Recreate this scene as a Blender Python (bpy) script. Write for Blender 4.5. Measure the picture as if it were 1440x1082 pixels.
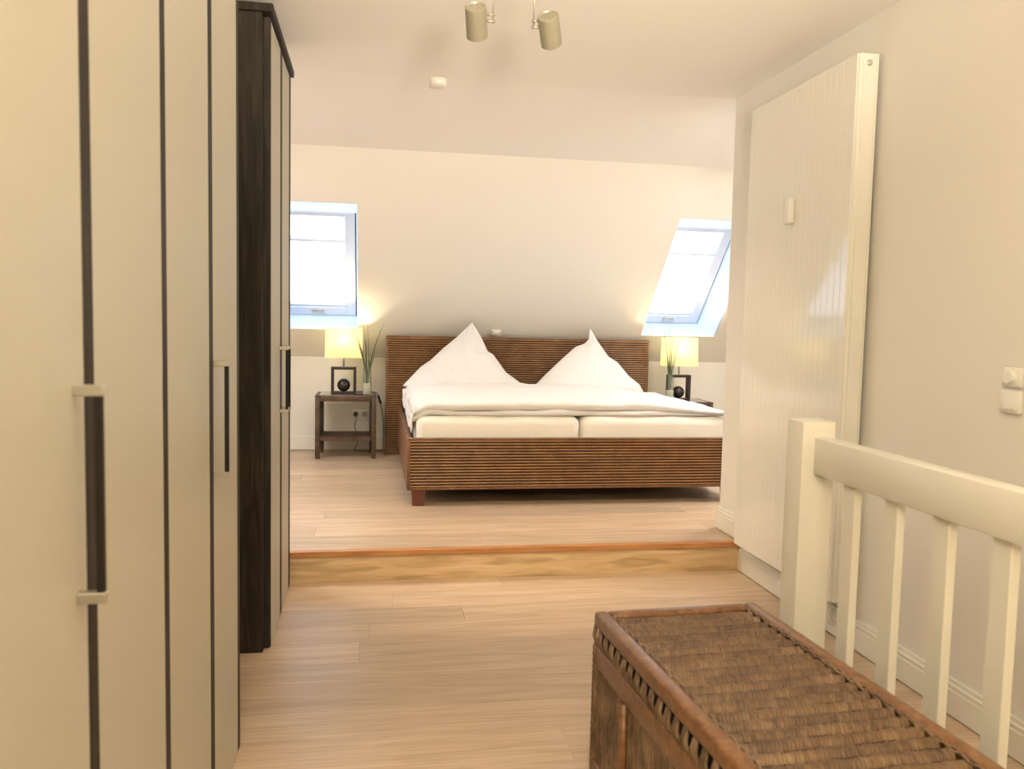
import bpy, bmesh, math, random
from mathutils import Vector, Matrix, noise

for o in list(bpy.data.objects):
    bpy.data.objects.remove(o, do_unlink=True)
SC = bpy.context.scene
COL = SC.collection
PI = math.pi
random.seed(7)

# ------------------------------------------------------------------ camera
F = 1170.64
yaw, pit, rol = .168412, .07458216, .02188363
fwd = Vector((math.sin(yaw)*math.cos(pit), math.cos(yaw)*math.cos(pit), -math.sin(pit)))
r0 = Vector((math.cos(yaw), -math.sin(yaw), 0)); u0 = r0.cross(fwd)
r1 = r0*math.cos(rol)+u0*math.sin(rol); u1 = -r0*math.sin(rol)+u0*math.cos(rol)
cd = bpy.data.cameras.new('camera'); cam = bpy.data.objects.new('camera', cd); COL.objects.link(cam)
cam.matrix_world = Matrix(((r1.x, u1.x, -fwd.x, 0), (r1.y, u1.y, -fwd.y, 0), (r1.z, u1.z, -fwd.z, 1.25), (0, 0, 0, 1)))
cd.sensor_fit = 'HORIZONTAL'; cd.sensor_width = 36; cd.lens = F/1440*36
cd.clip_start = .02; cd.clip_end = 100
cd.dof.use_dof = True; cd.dof.focus_distance = 5.2; cd.dof.aperture_fstop = 5.6
SC.camera = cam

# ------------------------------------------------------------------ world, exposure, big lights
SC.view_settings.view_transform = 'Standard'; SC.view_settings.look = 'None'
SC.view_settings.gamma = 1; SC.view_settings.use_curve_mapping = False
SC.view_settings.exposure = 0.28
W = bpy.data.worlds.new('overcast_sky'); SC.world = W; W.use_nodes = True
bg = W.node_tree.nodes['Background']; bg.inputs[0].default_value = (.72, .84, 1, 1); bg.inputs[1].default_value = 3.1

def area(name, loc, size, energy, col, rot=(0, 0, 0), sy=None, portal=False):
    l = bpy.data.lights.new(name, 'AREA'); l.shape = 'RECTANGLE'; l.size = size; l.size_y = sy or size
    l.energy = energy; l.color = col
    if portal: l.cycles.is_portal = True
    o = bpy.data.objects.new(name, l); COL.objects.link(o); o.location = loc; o.rotation_euler = rot
    return o
WARM = (1, .78, .50)
# globe lights out of frame, added around the camera to brighten the passage
def globe(name, loc, energy, col, r=.12):
    l = bpy.data.lights.new(name, 'POINT'); l.energy = energy; l.color = col; l.shadow_soft_size = r
    o = bpy.data.objects.new(name, l); COL.objects.link(o); o.location = loc; return o
globe('landing_unseen_light', (-.2, -.8, 2.12), 50, (1, .84, .56))  # unseen warm source behind the camera, taken from the lit balusters
globe('hallway_fill_light', (.2, .35, 2.2), 16, (1, .84, .56), .08)  # extra fill above the frame
# unseen spot added behind the camera to brighten the ceiling
l = bpy.data.lights.new('ceiling_fill_spot', 'SPOT'); l.energy = 780; l.color = (1, .88, .70); l.spot_size = math.radians(64); l.spot_blend = 1; l.shadow_soft_size = .22
o = bpy.data.objects.new('ceiling_fill_spot', l); COL.objects.link(o); o.location = (.45, -.5, 1.5); o.rotation_euler = Vector((.03, .88, .47)).to_track_quat('-Z', 'Y').to_euler()
# fill lights added in the two unseen wings to brighten the bedroom
area('bedroom_fill_light', (2.9, 4.75, 2.37), .9, 31, (1, .93, .86))
area('bedroom_fill_light', (-1.4, 4.75, 2.37), .7, 33, (1, .93, .86))

# ------------------------------------------------------------------ materials
def mat(name, col, rough=.5, metal=0, spec=.5, **kw):
    m = bpy.data.materials.new(name); m.use_nodes = True
    b = m.node_tree.nodes['Principled BSDF']
    b.inputs['Base Color'].default_value = (*col, 1); b.inputs['Roughness'].default_value = rough
    b.inputs['Metallic'].default_value = metal; b.inputs['Specular IOR Level'].default_value = spec
    for k, v in kw.items(): b.inputs[k].default_value = v
    return m
def nn(m, t, **kw):
    n = m.node_tree.nodes.new(t)
    for k, v in kw.items(): setattr(n, k, v)
    return n
def lk(m, a, b): m.node_tree.links.new(a, b)
def bsdf(m): return m.node_tree.nodes['Principled BSDF']
def ramp(m, fac, stops):
    r = nn(m, 'ShaderNodeValToRGB'); e = r.color_ramp.elements
    e[0].position, e[0].color = stops[0][0], (*stops[0][1], 1)
    e[1].position, e[1].color = stops[-1][0], (*stops[-1][1], 1)
    for p, c in stops[1:-1]:
        x = e.new(p); x.color = (*c, 1)
    lk(m, fac, r.inputs[0]); return r.outputs[0]
def coords(m, scale=(1, 1, 1), rnd=False, kind='Object'):
    t = nn(m, 'ShaderNodeTexCoord'); mp = nn(m, 'ShaderNodeMapping'); mp.inputs['Scale'].default_value = scale
    src = t.outputs[kind]
    if rnd:
        oi = nn(m, 'ShaderNodeObjectInfo'); ml = nn(m, 'ShaderNodeMath', operation='MULTIPLY'); ml.inputs[1].default_value = 37
        lk(m, oi.outputs['Random'], ml.inputs[0]); ad = nn(m, 'ShaderNodeVectorMath', operation='ADD')
        lk(m, src, ad.inputs[0]); lk(m, ml.outputs[0], ad.inputs[1]); src = ad.outputs[0]
    lk(m, src, mp.inputs['Vector']); return mp.outputs[0]
def bump(m, h, strength=.2, dist=.01):
    b = nn(m, 'ShaderNodeBump'); b.inputs['Strength'].default_value = strength; b.inputs['Distance'].default_value = dist
    lk(m, h, b.inputs['Height']); lk(m, b.outputs[0], bsdf(m).inputs['Normal'])
def noise_t(m, vec, scale, detail=4, dist=0.):
    n = nn(m, 'ShaderNodeTexNoise'); n.inputs['Scale'].default_value = scale; n.inputs['Detail'].default_value = detail
    n.inputs['Distortion'].default_value = dist; lk(m, vec, n.inputs['Vector']); return n.outputs['Fac']
def wood(name, c1, c2, c3, rough, scale, rnd=True, tint=.0, bumps=.08, ring=True, rk=.22):
    """grain runs along local X"""
    m = mat(name, c1, rough)
    v = coords(m, scale, rnd)
    n1 = noise_t(m, v, 5, 8, .6)
    colr = ramp(m, n1, [(.3, c1), (.5, c2), (.68, c3)])
    if ring:
        wv = nn(m, 'ShaderNodeTexWave', wave_type='BANDS', bands_direction='Y')
        wv.inputs['Scale'].default_value = 3.2; wv.inputs['Distortion'].default_value = 9; wv.inputs['Detail'].default_value = 3
        wv.inputs['Detail Scale'].default_value = .8
        lk(m, v, wv.inputs['Vector'])
        mx = nn(m, 'ShaderNodeMix', data_type='RGBA', blend_type='MULTIPLY'); mx.inputs[0].default_value = rk
        lk(m, colr, mx.inputs[6]); lk(m, ramp(m, wv.outputs['Fac'], [(.0, (.6, .55, .48)), (.45, (1, 1, 1))]), mx.inputs[7]); colr = mx.outputs[2]
    if tint:
        oi = nn(m, 'ShaderNodeObjectInfo'); h = nn(m, 'ShaderNodeHueSaturation')
        mr = nn(m, 'ShaderNodeMapRange'); mr.inputs[3].default_value = 1-tint; mr.inputs[4].default_value = 1+tint
        lk(m, oi.outputs['Random'], mr.inputs[0]); lk(m, mr.outputs[0], h.inputs['Value'])
        lk(m, colr, h.inputs['Color']); colr = h.outputs[0]
    lk(m, colr, bsdf(m).inputs['Base Color'])
    bump(m, noise_t(m, v, 14, 5), bumps, .004)
    return m
def paint(name, col, rough=.6, b=.03, sc=90):
    m = mat(name, col, rough); bump(m, noise_t(m, coords(m), sc, 3), b, .003); return m

M = {}
M['wall'] = paint('wall_paint', (.80, .77, .71), .75)
M['ceil'] = paint('ceiling_paint', (.90, .87, .83), .8)
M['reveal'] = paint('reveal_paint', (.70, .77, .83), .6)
M['lacquer'] = paint('white_lacquer', (.80, .775, .69), .32, .02, 40)
M['radiator'] = mat('radiator_enamel', (.83, .81, .74), .07)
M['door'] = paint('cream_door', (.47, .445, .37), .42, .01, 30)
M['plank'] = wood('oak_plank', (.49, .355, .24), (.575, .43, .30), (.64, .50, .37), .38, (.55, 5, 5), True, .12)
M['riser'] = wood('oak_riser', (.54, .37, .20), (.65, .47, .27), (.74, .57, .36), .45, (.7, 6, 6), True, 0, rk=.6)
M['nosing'] = wood('reddish_nosing', (.40, .17, .06), (.50, .23, .085), (.56, .28, .11), .4, (1, 8, 8), False, 0, ring=False)
M['subfloor'] = mat('joint_dark', (.16, .11, .07), .8)
M['dark'] = wood('dark_oak', (.012, .009, .006), (.024, .017, .012), (.045, .034, .024), .6, (9, 9, .8), False, 0, .12, ring=False)
bsdf(M['dark']).inputs['Specular IOR Level'].default_value = .25
M['black'] = mat('black_groove', (.014, .011, .009), .5)
M['handle'] = mat('handle_dark', (.012, .009, .007), .5, 0, .3)
M['steel'] = mat('brushed_steel', (.55, .53, .48), .35, 1)
M['satin'] = mat('satin_nickel', (.33, .30, .22), .4, .4)
M['chrome'] = mat('chrome', (.8, .8, .8), .08, 1)
M['plastic'] = mat('white_plastic', (.84, .82, .76), .3)
M['blackp'] = mat('black_plastic', (.015, .015, .015), .35)
M['redwood'] = mat('red_brown_wood', (.13, .035, .018), .35)
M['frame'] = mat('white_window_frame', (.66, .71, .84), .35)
M['gasket'] = mat('grey_gasket', (.05, .055, .06), .6)
M['bulb'] = mat('bulb_glass', (1, 1, 1), .4)
bsdf(M['bulb']).inputs['Emission Color'].default_value = (1, .72, .35, 1); bsdf(M['bulb']).inputs['Emission Strength'].default_value = 12

def cloth(name, col, sc=6, st=.25):
    m = mat(name, col, .85); bsdf(m).inputs['Sheen Weight'].default_value = .2
    bump(m, noise_t(m, coords(m), sc, 5, .4), st, .02); return m
M['linen'] = cloth('white_linen', (.80, .79, .80)); M['sheet'] = cloth('fitted_sheet', (.86, .84, .79), 5, .12)

def rattan(name, dark, mid, light, rough=.42, sc=(60, 60, 60)):
    m = mat(name, mid, rough); v = coords(m, sc)
    n = noise_t(m, v, 1.0, 5); n2 = noise_t(m, coords(m, (9, 9, 9)), 1.3, 4)
    a = nn(m, 'ShaderNodeMath', operation='ADD'); lk(m, n, a.inputs[0]); lk(m, n2, a.inputs[1])
    h = nn(m, 'ShaderNodeMath', operation='MULTIPLY'); h.inputs[1].default_value = .5; lk(m, a.outputs[0], h.inputs[0])
    lk(m, ramp(m, h.outputs[0], [(.36, dark), (.5, mid), (.63, light)]), bsdf(m).inputs['Base Color'])
    bump(m, n, .3, .002); return m
M['bed'] = rattan('woven_bed_rattan', (.19, .09, .031), (.255, .125, .044), (.335, .172, .064), .42, (60, 260, 260))
M['bed_edge'] = rattan('bed_edge_rattan', (.10, .042, .018), (.17, .078, .034), (.24, .12, .055), .45, (150, 150, 150))
M['stand'] = rattan('nightstand_rattan', (.04, .021, .012), (.085, .047, .028), (.15, .085, .05), .45, (140, 140, 140))
M['basket'] = rattan('trunk_weave', (.07, .038, .014), (.20, .115, .042), (.40, .26, .10), .38, (100, 50, 50))
M['basket_dark'] = rattan('trunk_cane', (.07, .042, .022), (.17, .105, .058), (.29, .195, .115), .45, (120, 120, 30))
M['pole'] = wood('peeled_rattan_pole', (.13, .057, .023), (.20, .093, .038), (.27, .135, .06), .32, (8, 8, 8), False, 0, .1, ring=False)

def m_glass(name, tint=(1, 1, 1), rough=0., refl=.05, edge=.06):
    m = bpy.data.materials.new(name); m.use_nodes = True; nt = m.node_tree; nt.nodes.clear()
    o = nn(m, 'ShaderNodeOutputMaterial'); t = nn(m, 'ShaderNodeBsdfTransparent'); t.inputs[0].default_value = (*tint, 1)
    g = nn(m, 'ShaderNodeBsdfGlossy'); g.inputs['Roughness'].default_value = rough
    mx = nn(m, 'ShaderNodeMixShader'); lw = nn(m, 'ShaderNodeLayerWeight'); lw.inputs[0].default_value = .3; pw = nn(m, 'ShaderNodeMapRange'); pw.inputs[1].default_value = .35; pw.inputs[3].default_value = refl; pw.inputs[4].default_value = edge
    lk(m, lw.outputs['Facing'], pw.inputs[0]); lk(m, pw.outputs[0], mx.inputs[0]); lk(m, t.outputs[0], mx.inputs[1]); lk(m, g.outputs[0], mx.inputs[2]); lk(m, mx.outputs[0], o.inputs[0])
    return m
M['pane'] = m_glass('window_glass', (.96, .98, 1))
M['vase'] = m_glass('vase_glass', (.93, .95, .93), .02, .08, .6)
M['toplate'] = mat('grey_glass_top', (.22, .20, .21), .08)
M['sand'] = paint('white_sand', (.72, .68, .58), .9, .5, 900)
M['grass'] = mat('dried_green_grass', (.07, .12, .05), .6)
M['grass2'] = mat('brown_grass', (.13, .11, .06), .6)
sh = bpy.data.materials.new('lamp_shade_paper'); sh.use_nodes = True; sh.node_tree.nodes.clear()
o_ = nn(sh, 'ShaderNodeOutputMaterial'); d_ = nn(sh, 'ShaderNodeBsdfDiffuse'); t_ = nn(sh, 'ShaderNodeBsdfTranslucent'); x_ = nn(sh, 'ShaderNodeMixShader')
d_.inputs[0].default_value = (.88, .86, .70, 1); t_.inputs[0].default_value = (.93, .89, .66, 1); x_.inputs[0].default_value = .6
lk(sh, d_.outputs[0], x_.inputs[1]); lk(sh, t_.outputs[0], x_.inputs[2]); lk(sh, x_.outputs[0], o_.inputs[0]); M['shade'] = sh

# ------------------------------------------------------------------ helpers
def T(x=0, y=0, z=0): return Matrix.Translation((x, y, z))
def box(bm, x0, x1, y0, y1, z0, z1, bev=0, seg=1, M4=None):
    r = bmesh.ops.create_cube(bm, size=1)
    vs = r['verts']
    for v in vs: v.co = Vector(((x0+x1)/2+v.co.x*(x1-x0), (y0+y1)/2+v.co.y*(y1-y0), (z0+z1)/2+v.co.z*(z1-z0)))
    if M4: bmesh.ops.transform(bm, matrix=M4, verts=vs)
    if bev:
        es = {e for v in vs for e in v.link_edges}
        bmesh.ops.bevel(bm, geom=list(es), offset=bev, segments=seg, profile=.5, affect='EDGES')
    return bm
def tube(bm, pts, rad, n=10, cap=True):
    """rad: number or list per point"""
    pts = [Vector(p) for p in pts]; k = len(pts); rr = rad if isinstance(rad, (list, tuple)) else [rad]*k
    t0 = (pts[1]-pts[0]).normalized(); ref = Vector((0, 0, 1)) if abs(t0.z) < .9 else Vector((1, 0, 0))
    a = t0.cross(ref).normalized(); rings = []
    for i, p in enumerate(pts):
        t = (pts[min(i+1, k-1)]-pts[max(i-1, 0)]).normalized()
        a = (a-t*a.dot(t)).normalized(); b = t.cross(a)
        rings.append([bm.verts.new(p+(a*math.cos(2*PI*j/n)+b*math.sin(2*PI*j/n))*rr[i]) for j in range(n)])
    for i in range(k-1):
        for j in range(n):
            bm.faces.new((rings[i][j], rings[i][(j+1) % n], rings[i+1][(j+1) % n], rings[i+1][j]))
    if cap: bm.faces.new(rings[0][::-1]); bm.faces.new(rings[-1])
    return bm
def lathe(bm, prof, n=24, M4=None, cap=True):
    rings = []
    for r, z in prof:
        rings.append([bm.verts.new(Vector((r*math.cos(2*PI*j/n), r*math.sin(2*PI*j/n), z))) for j in range(n)])
    for i in range(len(prof)-1):
        for j in range(n):
            bm.faces.new((rings[i][j], rings[i][(j+1) % n], rings[i+1][(j+1) % n], rings[i+1][j]))
    if cap: bm.faces.new(rings[0][::-1]); bm.faces.new(rings[-1])
    if M4: bmesh.ops.transform(bm, matrix=M4, verts=[v for r in rings for v in r])
    return bm
def poly_extrude(bm, pts, vec):
    """pts closed 3D polygon, vec extrusion vector"""
    a = [bm.verts.new(p) for p in pts]; vec = Vector(vec); b = [bm.verts.new(Vector(p)+vec) for p in pts]; n = len(a)
    bm.faces.new(a[::-1]); bm.faces.new(b)
    for i in range(n): bm.faces.new((a[i], a[(i+1) % n], b[(i+1) % n], b[i]))
    return bm
def B(): return bmesh.new()
def obj(name, bm, m, parent=None, smooth=False, loc=None, mods=None, label=None):
    bmesh.ops.recalc_face_normals(bm, faces=bm.faces)
    me = bpy.data.meshes.new(name); bm.to_mesh(me); bm.free(); me.materials.append(m)
    if smooth:
        for p in me.polygons: p.use_smooth = True
        if smooth == 'auto':
            me.set_sharp_from_angle(angle=math.radians(38))
    o = bpy.data.objects.new(name, me); COL.objects.link(o)
    if loc is not None: o.location = loc
    if parent: o.parent = parent
    if label: o['label'] = label
    return o
def tag(o, label, cat, group=None):
    o['label'] = label; o['category'] = cat
    if group: o['group'] = group
    return o
def thing(name, label, cat, loc=(0, 0, 0), rz=0, group=None):
    o = bpy.data.objects.new(name, None); COL.objects.link(o); o.location = loc; o.rotation_euler = (0, 0, rz)
    o.empty_display_size = .05
    return tag(o, label, cat, group)
def struct(name, bm, m, parent=None, smooth=False, label=None):
    o = obj(name, bm, m, parent, smooth)
    if not parent: o['kind'] = 'structure'
    if label: o['label'] = label
    return o
def dup(root, loc, label, group=None):
    r = root.copy(); COL.objects.link(r); r.location = loc; r['label'] = label
    if group: r['group'] = group
    for ch in list(root.children):
        c = ch.copy(); COL.objects.link(c); c.parent = r
        for g in list(ch.children):
            d = g.copy(); COL.objects.link(d); d.parent = c
    return r

# ------------------------------------------------------------------ dimensions
RX = 1.889            # right corridor wall
YS = 3.955            # step riser
ZU = .15              # upper floor level
YK = 7.08             # knee wall
ZK = .93
ZC = 2.45; YF, ZF = 5.70, 2.38      # fold ceiling / roof slope
YR = 4.24             # end of right corridor wall
LXB, RXB = -2.0, 3.7
YB0 = -1.9
eS = Vector((0, YF-YK, ZF-ZK)); SL = eS.length; eS.normalize(); eN = Vector((0, eS.z, -eS.y))   # outward
def sp(x, s, d=0): return Vector((x, YK, ZK))+eS*s+eN*d

# ------------------------------------------------------------------ floors
floor = struct('floor', box(B(), LXB, RXB, YB0, YS+.012, -.12, -.004), M['subfloor'])
floor2 = struct('floor', box(B(), LXB, RXB, YS+.012, YK+.1, -.12, ZU-.004), M['subfloor'])
def planks(parent, x0, x1, ytop, ybot, z, w, seed, L=2.1):
    rnd = random.Random(seed); y = ytop; cache = {}
    while y > ybot+1e-6:
        y0 = max(y-w, ybot); x = x0-rnd.uniform(.1, 1.8)
        while x < x1:
            a, b = max(x, x0), min(x+L, x1)
            if b-a > .03:
                bm = box(B(), 0, b-a-.0006, 0, y-y0-.0008, -.006, 0, .0007)
                o = obj('plank', bm, M['plank'], parent, loc=(a, y0, z))
            x += L
        y = y0
planks(floor, -.97, RX, YS, YB0, 0, .19, 3)
planks(floor2, LXB, RXB, YK, YS+.03, ZU, .19, 12, 2.1)
struct('trim_1', box(B(), 0, 2.87, YS-.001, YS+.012, 0, ZU-.026), M['riser']).location.x = -.98
struct('trim_2', box(B(), -.98, RX+.0, YS-.012, YS+.03, ZU-.026, ZU+.0015, .003, 2), M['nosing'])

# ------------------------------------------------------------------ walls and ceiling
struct('wall_left', box(B(), -1.1, -.98, YB0, 3.95, -.1, ZC+.1), M['wall'])
bm = B(); box(bm, LXB, -.98, 3.9, 4.0, -.1, ZC+.1)
struct('wall_left_return', bm, M['wall'])
struct('wall_left_bedroom', poly_extrude(B(), [(LXB-.12, 3.9, -.1), (LXB-.12, YK+.1, -.1), (LXB-.12, YK+.1, ZK-.1), (LXB-.12, YK+.01, ZK), (LXB-.12, YF+.01, ZF), (LXB-.12, YR, ZC+.02), (LXB-.12, 3.9, ZC+.02)], (.12, 0, 0)), M['wall'])
struct('wall_right', box(B(), RX, RX+.12, YB0, YR, -.1, ZC+.1), M['wall'])
struct('wall_right_return', box(B(), RX+.12, RXB, YR-.1, YR, -.1, ZC+.1), M['wall'])
struct('wall_right_bedroom', poly_extrude(B(), [(RXB, YR-.1, -.1), (RXB, YK+.1, -.1), (RXB, YK+.1, ZK-.1), (RXB, YK+.01, ZK), (RXB, YF+.01, ZF), (RXB, YR, ZC+.02), (RXB, YR-.1, ZC+.02)], (.12, 0, 0)), M['wall'])
struct('wall_front', box(B(), -1.1, RX+.12, YB0-.12, YB0, -.1, ZC+.1), M['wall'])
struct('wall_back', box(B(), LXB-.1, RXB+.1, YK, YK+.1, -.1, ZK), M['wall'])
bm = B()
poly_extrude(bm, [(LXB-.1, YB0-.1, ZC), (LXB-.1, YR, ZC), (LXB-.1, YF, ZF), (LXB-.1, YF, ZF+.3), (LXB-.1, YB0-.1, ZF+.3)], (RXB-LXB+.2, 0, 0))
struct('ceiling', bm, M['ceil'])
# roof slope with two openings, a slab 0.2 thick
OP = [(-.776, -.106, -.745, -.119), (2.275, 2.945, 2.29, 2.868)]
S0, S1 = .32, 1.552; FD = .239; FS0, FS1 = .251, 1.295
bm = B()
def slab(x0, x1, s0, s1, d0=0, d1=.02):
    poly_extrude(bm, [sp(x0, s0, d0), sp(x0, s1, d0), sp(x0, s1, d1), sp(x0, s0, d1)], (x1-x0, 0, 0))
xs = [LXB-.1, OP[0][0], OP[0][1], OP[1][0], OP[1][1], RXB+.1]
slab(xs[0], xs[1], 0, SL+.02); slab(xs[2], xs[3], 0, SL+.02); slab(xs[4], xs[5], 0, SL+.02)
for a in (1, 3):
    slab(xs[a], xs[a+1], S1, SL+.02); slab(xs[a], xs[a+1], 0, S0-.0)
# carve deeper lower reveal: handled by lining below
struct('wall_roof_slope', bm, M['wall'])

def window(name, op):
    X0, X1, f0, f1 = op
    bm = B()
    # splayed lining: from opening (room side) to frame plane
    inner = [sp(X0, S0), sp(X1, S0), sp(X1, S1), sp(X0, S1)]
    outer = [sp(f0, FS0, FD), sp(f1, FS0, FD), sp(f1, FS1, FD), sp(f0, FS1, FD)]
    iv = [bm.verts.new(p) for p in inner]; ov = [bm.verts.new(p) for p in outer]
    for i in range(4): bm.faces.new((iv[i], iv[(i+1) % 4], ov[(i+1) % 4], ov[i]))
    bmesh.ops.solidify(bm, geom=bm.faces[:], thickness=.004)
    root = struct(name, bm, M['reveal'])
    def fr(nm, x0, x1, s0, s1, d0, d1, m, par=root, bev=.003):
        bm = B(); poly_extrude(bm, [sp(x0, s0, d0), sp(x0, s1, d0), sp(x0, s1, d1), sp(x0, s0, d1)], (x1-x0, 0, 0))
        if bev: bmesh.ops.bevel(bm, geom=bm.edges[:], offset=bev, segments=1, affect='EDGES')
        return obj(nm, bm, m, par)
    g = .009
    fr('seal', f0-.02, f0+g, FS0-.02, FS1+.02, FD+.004, FD+.03, M['gasket'], bev=0)
    fr('seal', f1-g, f1+.02, FS0-.02, FS1+.02, FD+.004, FD+.03, M['gasket'], bev=0)
    fr('seal', f0, f1, FS0-.02, FS0+g, FD+.004, FD+.03, M['gasket'], bev=0)
    a0, a1, b0, b1 = f0+g, f1-g, FS0+g, FS1
    sw = .075
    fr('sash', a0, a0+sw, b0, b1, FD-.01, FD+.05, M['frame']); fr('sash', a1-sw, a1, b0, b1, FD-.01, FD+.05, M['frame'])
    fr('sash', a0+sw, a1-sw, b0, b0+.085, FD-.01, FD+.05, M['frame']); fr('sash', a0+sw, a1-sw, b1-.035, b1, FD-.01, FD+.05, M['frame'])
    fr('glazing_bead', a0+sw, a1-sw, b0+.085, b0+.10, FD+.006, FD+.05, M['frame'])
    sb = 1.02
    fr('glazing_bar', a0+sw, a1-sw, sb-.011, sb+.011, FD+.004, FD+.05, M['frame'])
    fr('pane', a0+sw, a1-sw, b0+.10, sb-.011, FD+.03, FD+.036, M['pane'], bev=0)
    fr('pane', a0+sw, a1-sw, sb+.011, b1-.035, FD+.03, FD+.036, M['pane'], bev=0)
    xm = (f0+f1)/2; h = fr('window_handle', xm-.05, xm+.05, b0+.03, b0+.055, FD-.03, FD-.01, M['steel'])
    fr('handle_plate', xm-.03, xm+.03, b0+.012, b0+.07, FD-.016, FD-.008, M['frame'], h)
    # outer roof frame so that the opening is tight from outside
    # portal for the sky light
    c = (sp(f0, FS0, FD+.06)+sp(f1, FS1, FD+.06))/2
    p = area(name+'_portal', c, f1-f0-.14, 1, (1, 1, 1), portal=True, sy=FS1-FS0-.12)
    p.rotation_euler = (-eN).to_track_quat('-Z', 'Y').to_euler()
    return root
w1 = window('window_1', OP[0]); w2 = window('window_2', OP[1])

# baseboards with a stepped profile
def baseboard(name, p0, p1, nrm, z0, h=.115, t=.018):
    """runs p0->p1 along wall, nrm points into room"""
    p0 = Vector((*p0, 0)); p1 = Vector((*p1, 0)); n = Vector((*nrm, 0))
    prof = [(0, 0), (t, 0), (t, h*.70), (t-.003, h*.72), (t-.003, h*.78), (t-.001, h*.80), (t-.001, h*.86), (t-.006, h*.89), (t-.007, h), (0, h)]
    bm = B(); poly_extrude(bm, [p0+n*(a+.0)+Vector((0, 0, z0+.005+b)) for a, b in prof], p1-p0)
    return struct(name, bm, M['lacquer'])
baseboard('baseboard_right', (RX, YB0), (RX, YS), (-1, 0), 0)
baseboard('baseboard_right_upper', (RX, YS+.03), (RX, YR), (-1, 0), ZU)
baseboard('baseboard_right_end', (RX-.018, YR), (RXB, YR), (0, 1), ZU)
baseboard('baseboard_back', (LXB, YK), (RXB, YK), (0, -1), ZU)
baseboard('baseboard_left', (LXB, 4.0), (LXB, YK), (1, 0), ZU)
baseboard('baseboard_left_return', (LXB, 4.0), (-.98, 4.0), (0, 1), ZU)

# ------------------------------------------------------------------ wardrobes
def handle(par, X, Y, z0, z1):
    h = obj('handle', box(B(), X+.024, X+.034, Y-.005, Y+.005, z0+.006, z1-.006, .0015), M['handle'], par)
    for z in (z0, z1):
        obj('bracket', box(B(), X-.001, X+.036, Y-.0075, Y+.0075, z-.007, z+.007, .0015), M['steel'], h)
WX = -.367; WH = 2.37
t = thing('wardrobe', 'long built-in wardrobe with cream doors, nearest on the left side of the passage', 'wardrobe', (0, 0, 0))
obj('carcass', box(B(), -.972, WX-.022, .30, 2.42, 0, WH, .002), M['dark'], t)
edges = [(.335, .745), (.778, 1.155), (1.193, 1.568), (1.602, 2.003), (2.047, 2.402)]
for i, (a, b) in enumerate(edges):
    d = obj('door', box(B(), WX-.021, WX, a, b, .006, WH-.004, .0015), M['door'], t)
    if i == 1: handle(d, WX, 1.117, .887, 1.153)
    if i == 4: handle(d, WX, 2.060, .871, 1.138)
for a, b in ((.745, .778), (1.155, 1.193), (1.568, 1.602), (2.003, 2.047), (2.402, 2.437)):
    obj('dark_strip', box(B(), WX-.021, WX+.0006, a+.0005, b-.0005, .004, WH-.002), M['dark'], t)
t = thing('wardrobe', 'wardrobe with dark wooden side panel and overhanging dark top, beside the floor step', 'wardrobe', (0, 0, 0))
obj('side_panel', box(B(), -.972, WX-.022, 3.13, 3.165, .0, WH-.048, .002), M['dark'], t)
obj('carcass', box(B(), -.972, WX-.022, 3.166, 3.936, .0, WH-.048, .002), M['dark'], t)
obj('top_board', box(B(), -.972, WX+.015, 3.122, 3.945, WH-.047, WH-.018, .002), M['dark'], t)
for i, (a, b) in enumerate(((3.20, 3.515), (3.578, 3.872))):
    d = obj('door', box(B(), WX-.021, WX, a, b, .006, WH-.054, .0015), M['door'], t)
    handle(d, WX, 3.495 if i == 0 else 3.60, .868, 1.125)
for a, b in ((3.168, 3.198), (3.515, 3.578), (3.872, 3.936)):
    obj('dark_strip', box(B(), WX-.021, WX+.0006, a+.0005, b-.0005, .004, WH-.052), M['dark'], t)

# ------------------------------------------------------------------ radiator
RY0, RY1, RZ0, RZ1 = 2.945, 3.835, .178, 2.285; RF = 1.79
t = thing('radiator', 'tall glossy white flat panel radiator fixed to the wall above the floor step', 'radiator', (1.84, 3.39, .178))
def loc(o): o.location = -t.location if o.parent == t else o.location; return o
bm = B(); n = 20; pts = [(RF+.012, RY0, 0)]; pitch = (RY1-RY0-.004)/n
prof = []
for i in range(n):
    y = RY0+.002+i*pitch
    prof += [(RF, y+.005), (RF, y+pitch-.005), (RF+.0006, y+pitch-.002), (RF+.0006, y+pitch+.002)]
prof = [(RF+.012, RY0+.002)]+prof[:-2]+[(RF, RY1-.002), (RF+.012, RY1-.002)]
poly_extrude(bm, [Vector((x, y, RZ0)) for x, y in prof], (0, 0, RZ1-RZ0))
loc(obj('front_panel', bm, M['radiator'], t))
loc(obj('side_cover', box(B(), RF+.004, RX-.016, RY0-.004, RY0+.0, RZ0, RZ1, .001), M['radiator'], t))
loc(obj('side_cover', box(B(), RF+.004, RX-.016, RY1-.002, RY1+.002, RZ0, RZ1, .001), M['radiator'], t))
loc(obj('back_panel', box(B(), RX-.028, RX-.012, RY0+.01, RY1-.01, RZ0+.01, RZ1-.01, .002), M['radiator'], t))
loc(obj('top_cover', box(B(), RF+.013, RX-.029, RY0+.004, RY1-.004, RZ1-.006, RZ1-.001, .001), M['radiator'], t))
bm = B()
for k in range(2): box(bm, RX-.0265+(-.0535)*k, RX-.0245+(-.0535)*k, RY0-.0065, RY0-.004, RZ0+.002, RZ1-.002)
loc(obj('seam_bead', bm, M['radiator'], t))
bm = B(); R90 = Matrix.Rotation(PI/2, 4, 'X')
lathe(bm, [(.012, 0), (.012, .003), (.0075, .003), (.0075, .010), (.003, .011)], 20, T(RX-.055, RY0-.004, RZ1-.035) @ R90)
loc(obj('air_vent', bm, M['chrome'], t, 'auto'))
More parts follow.
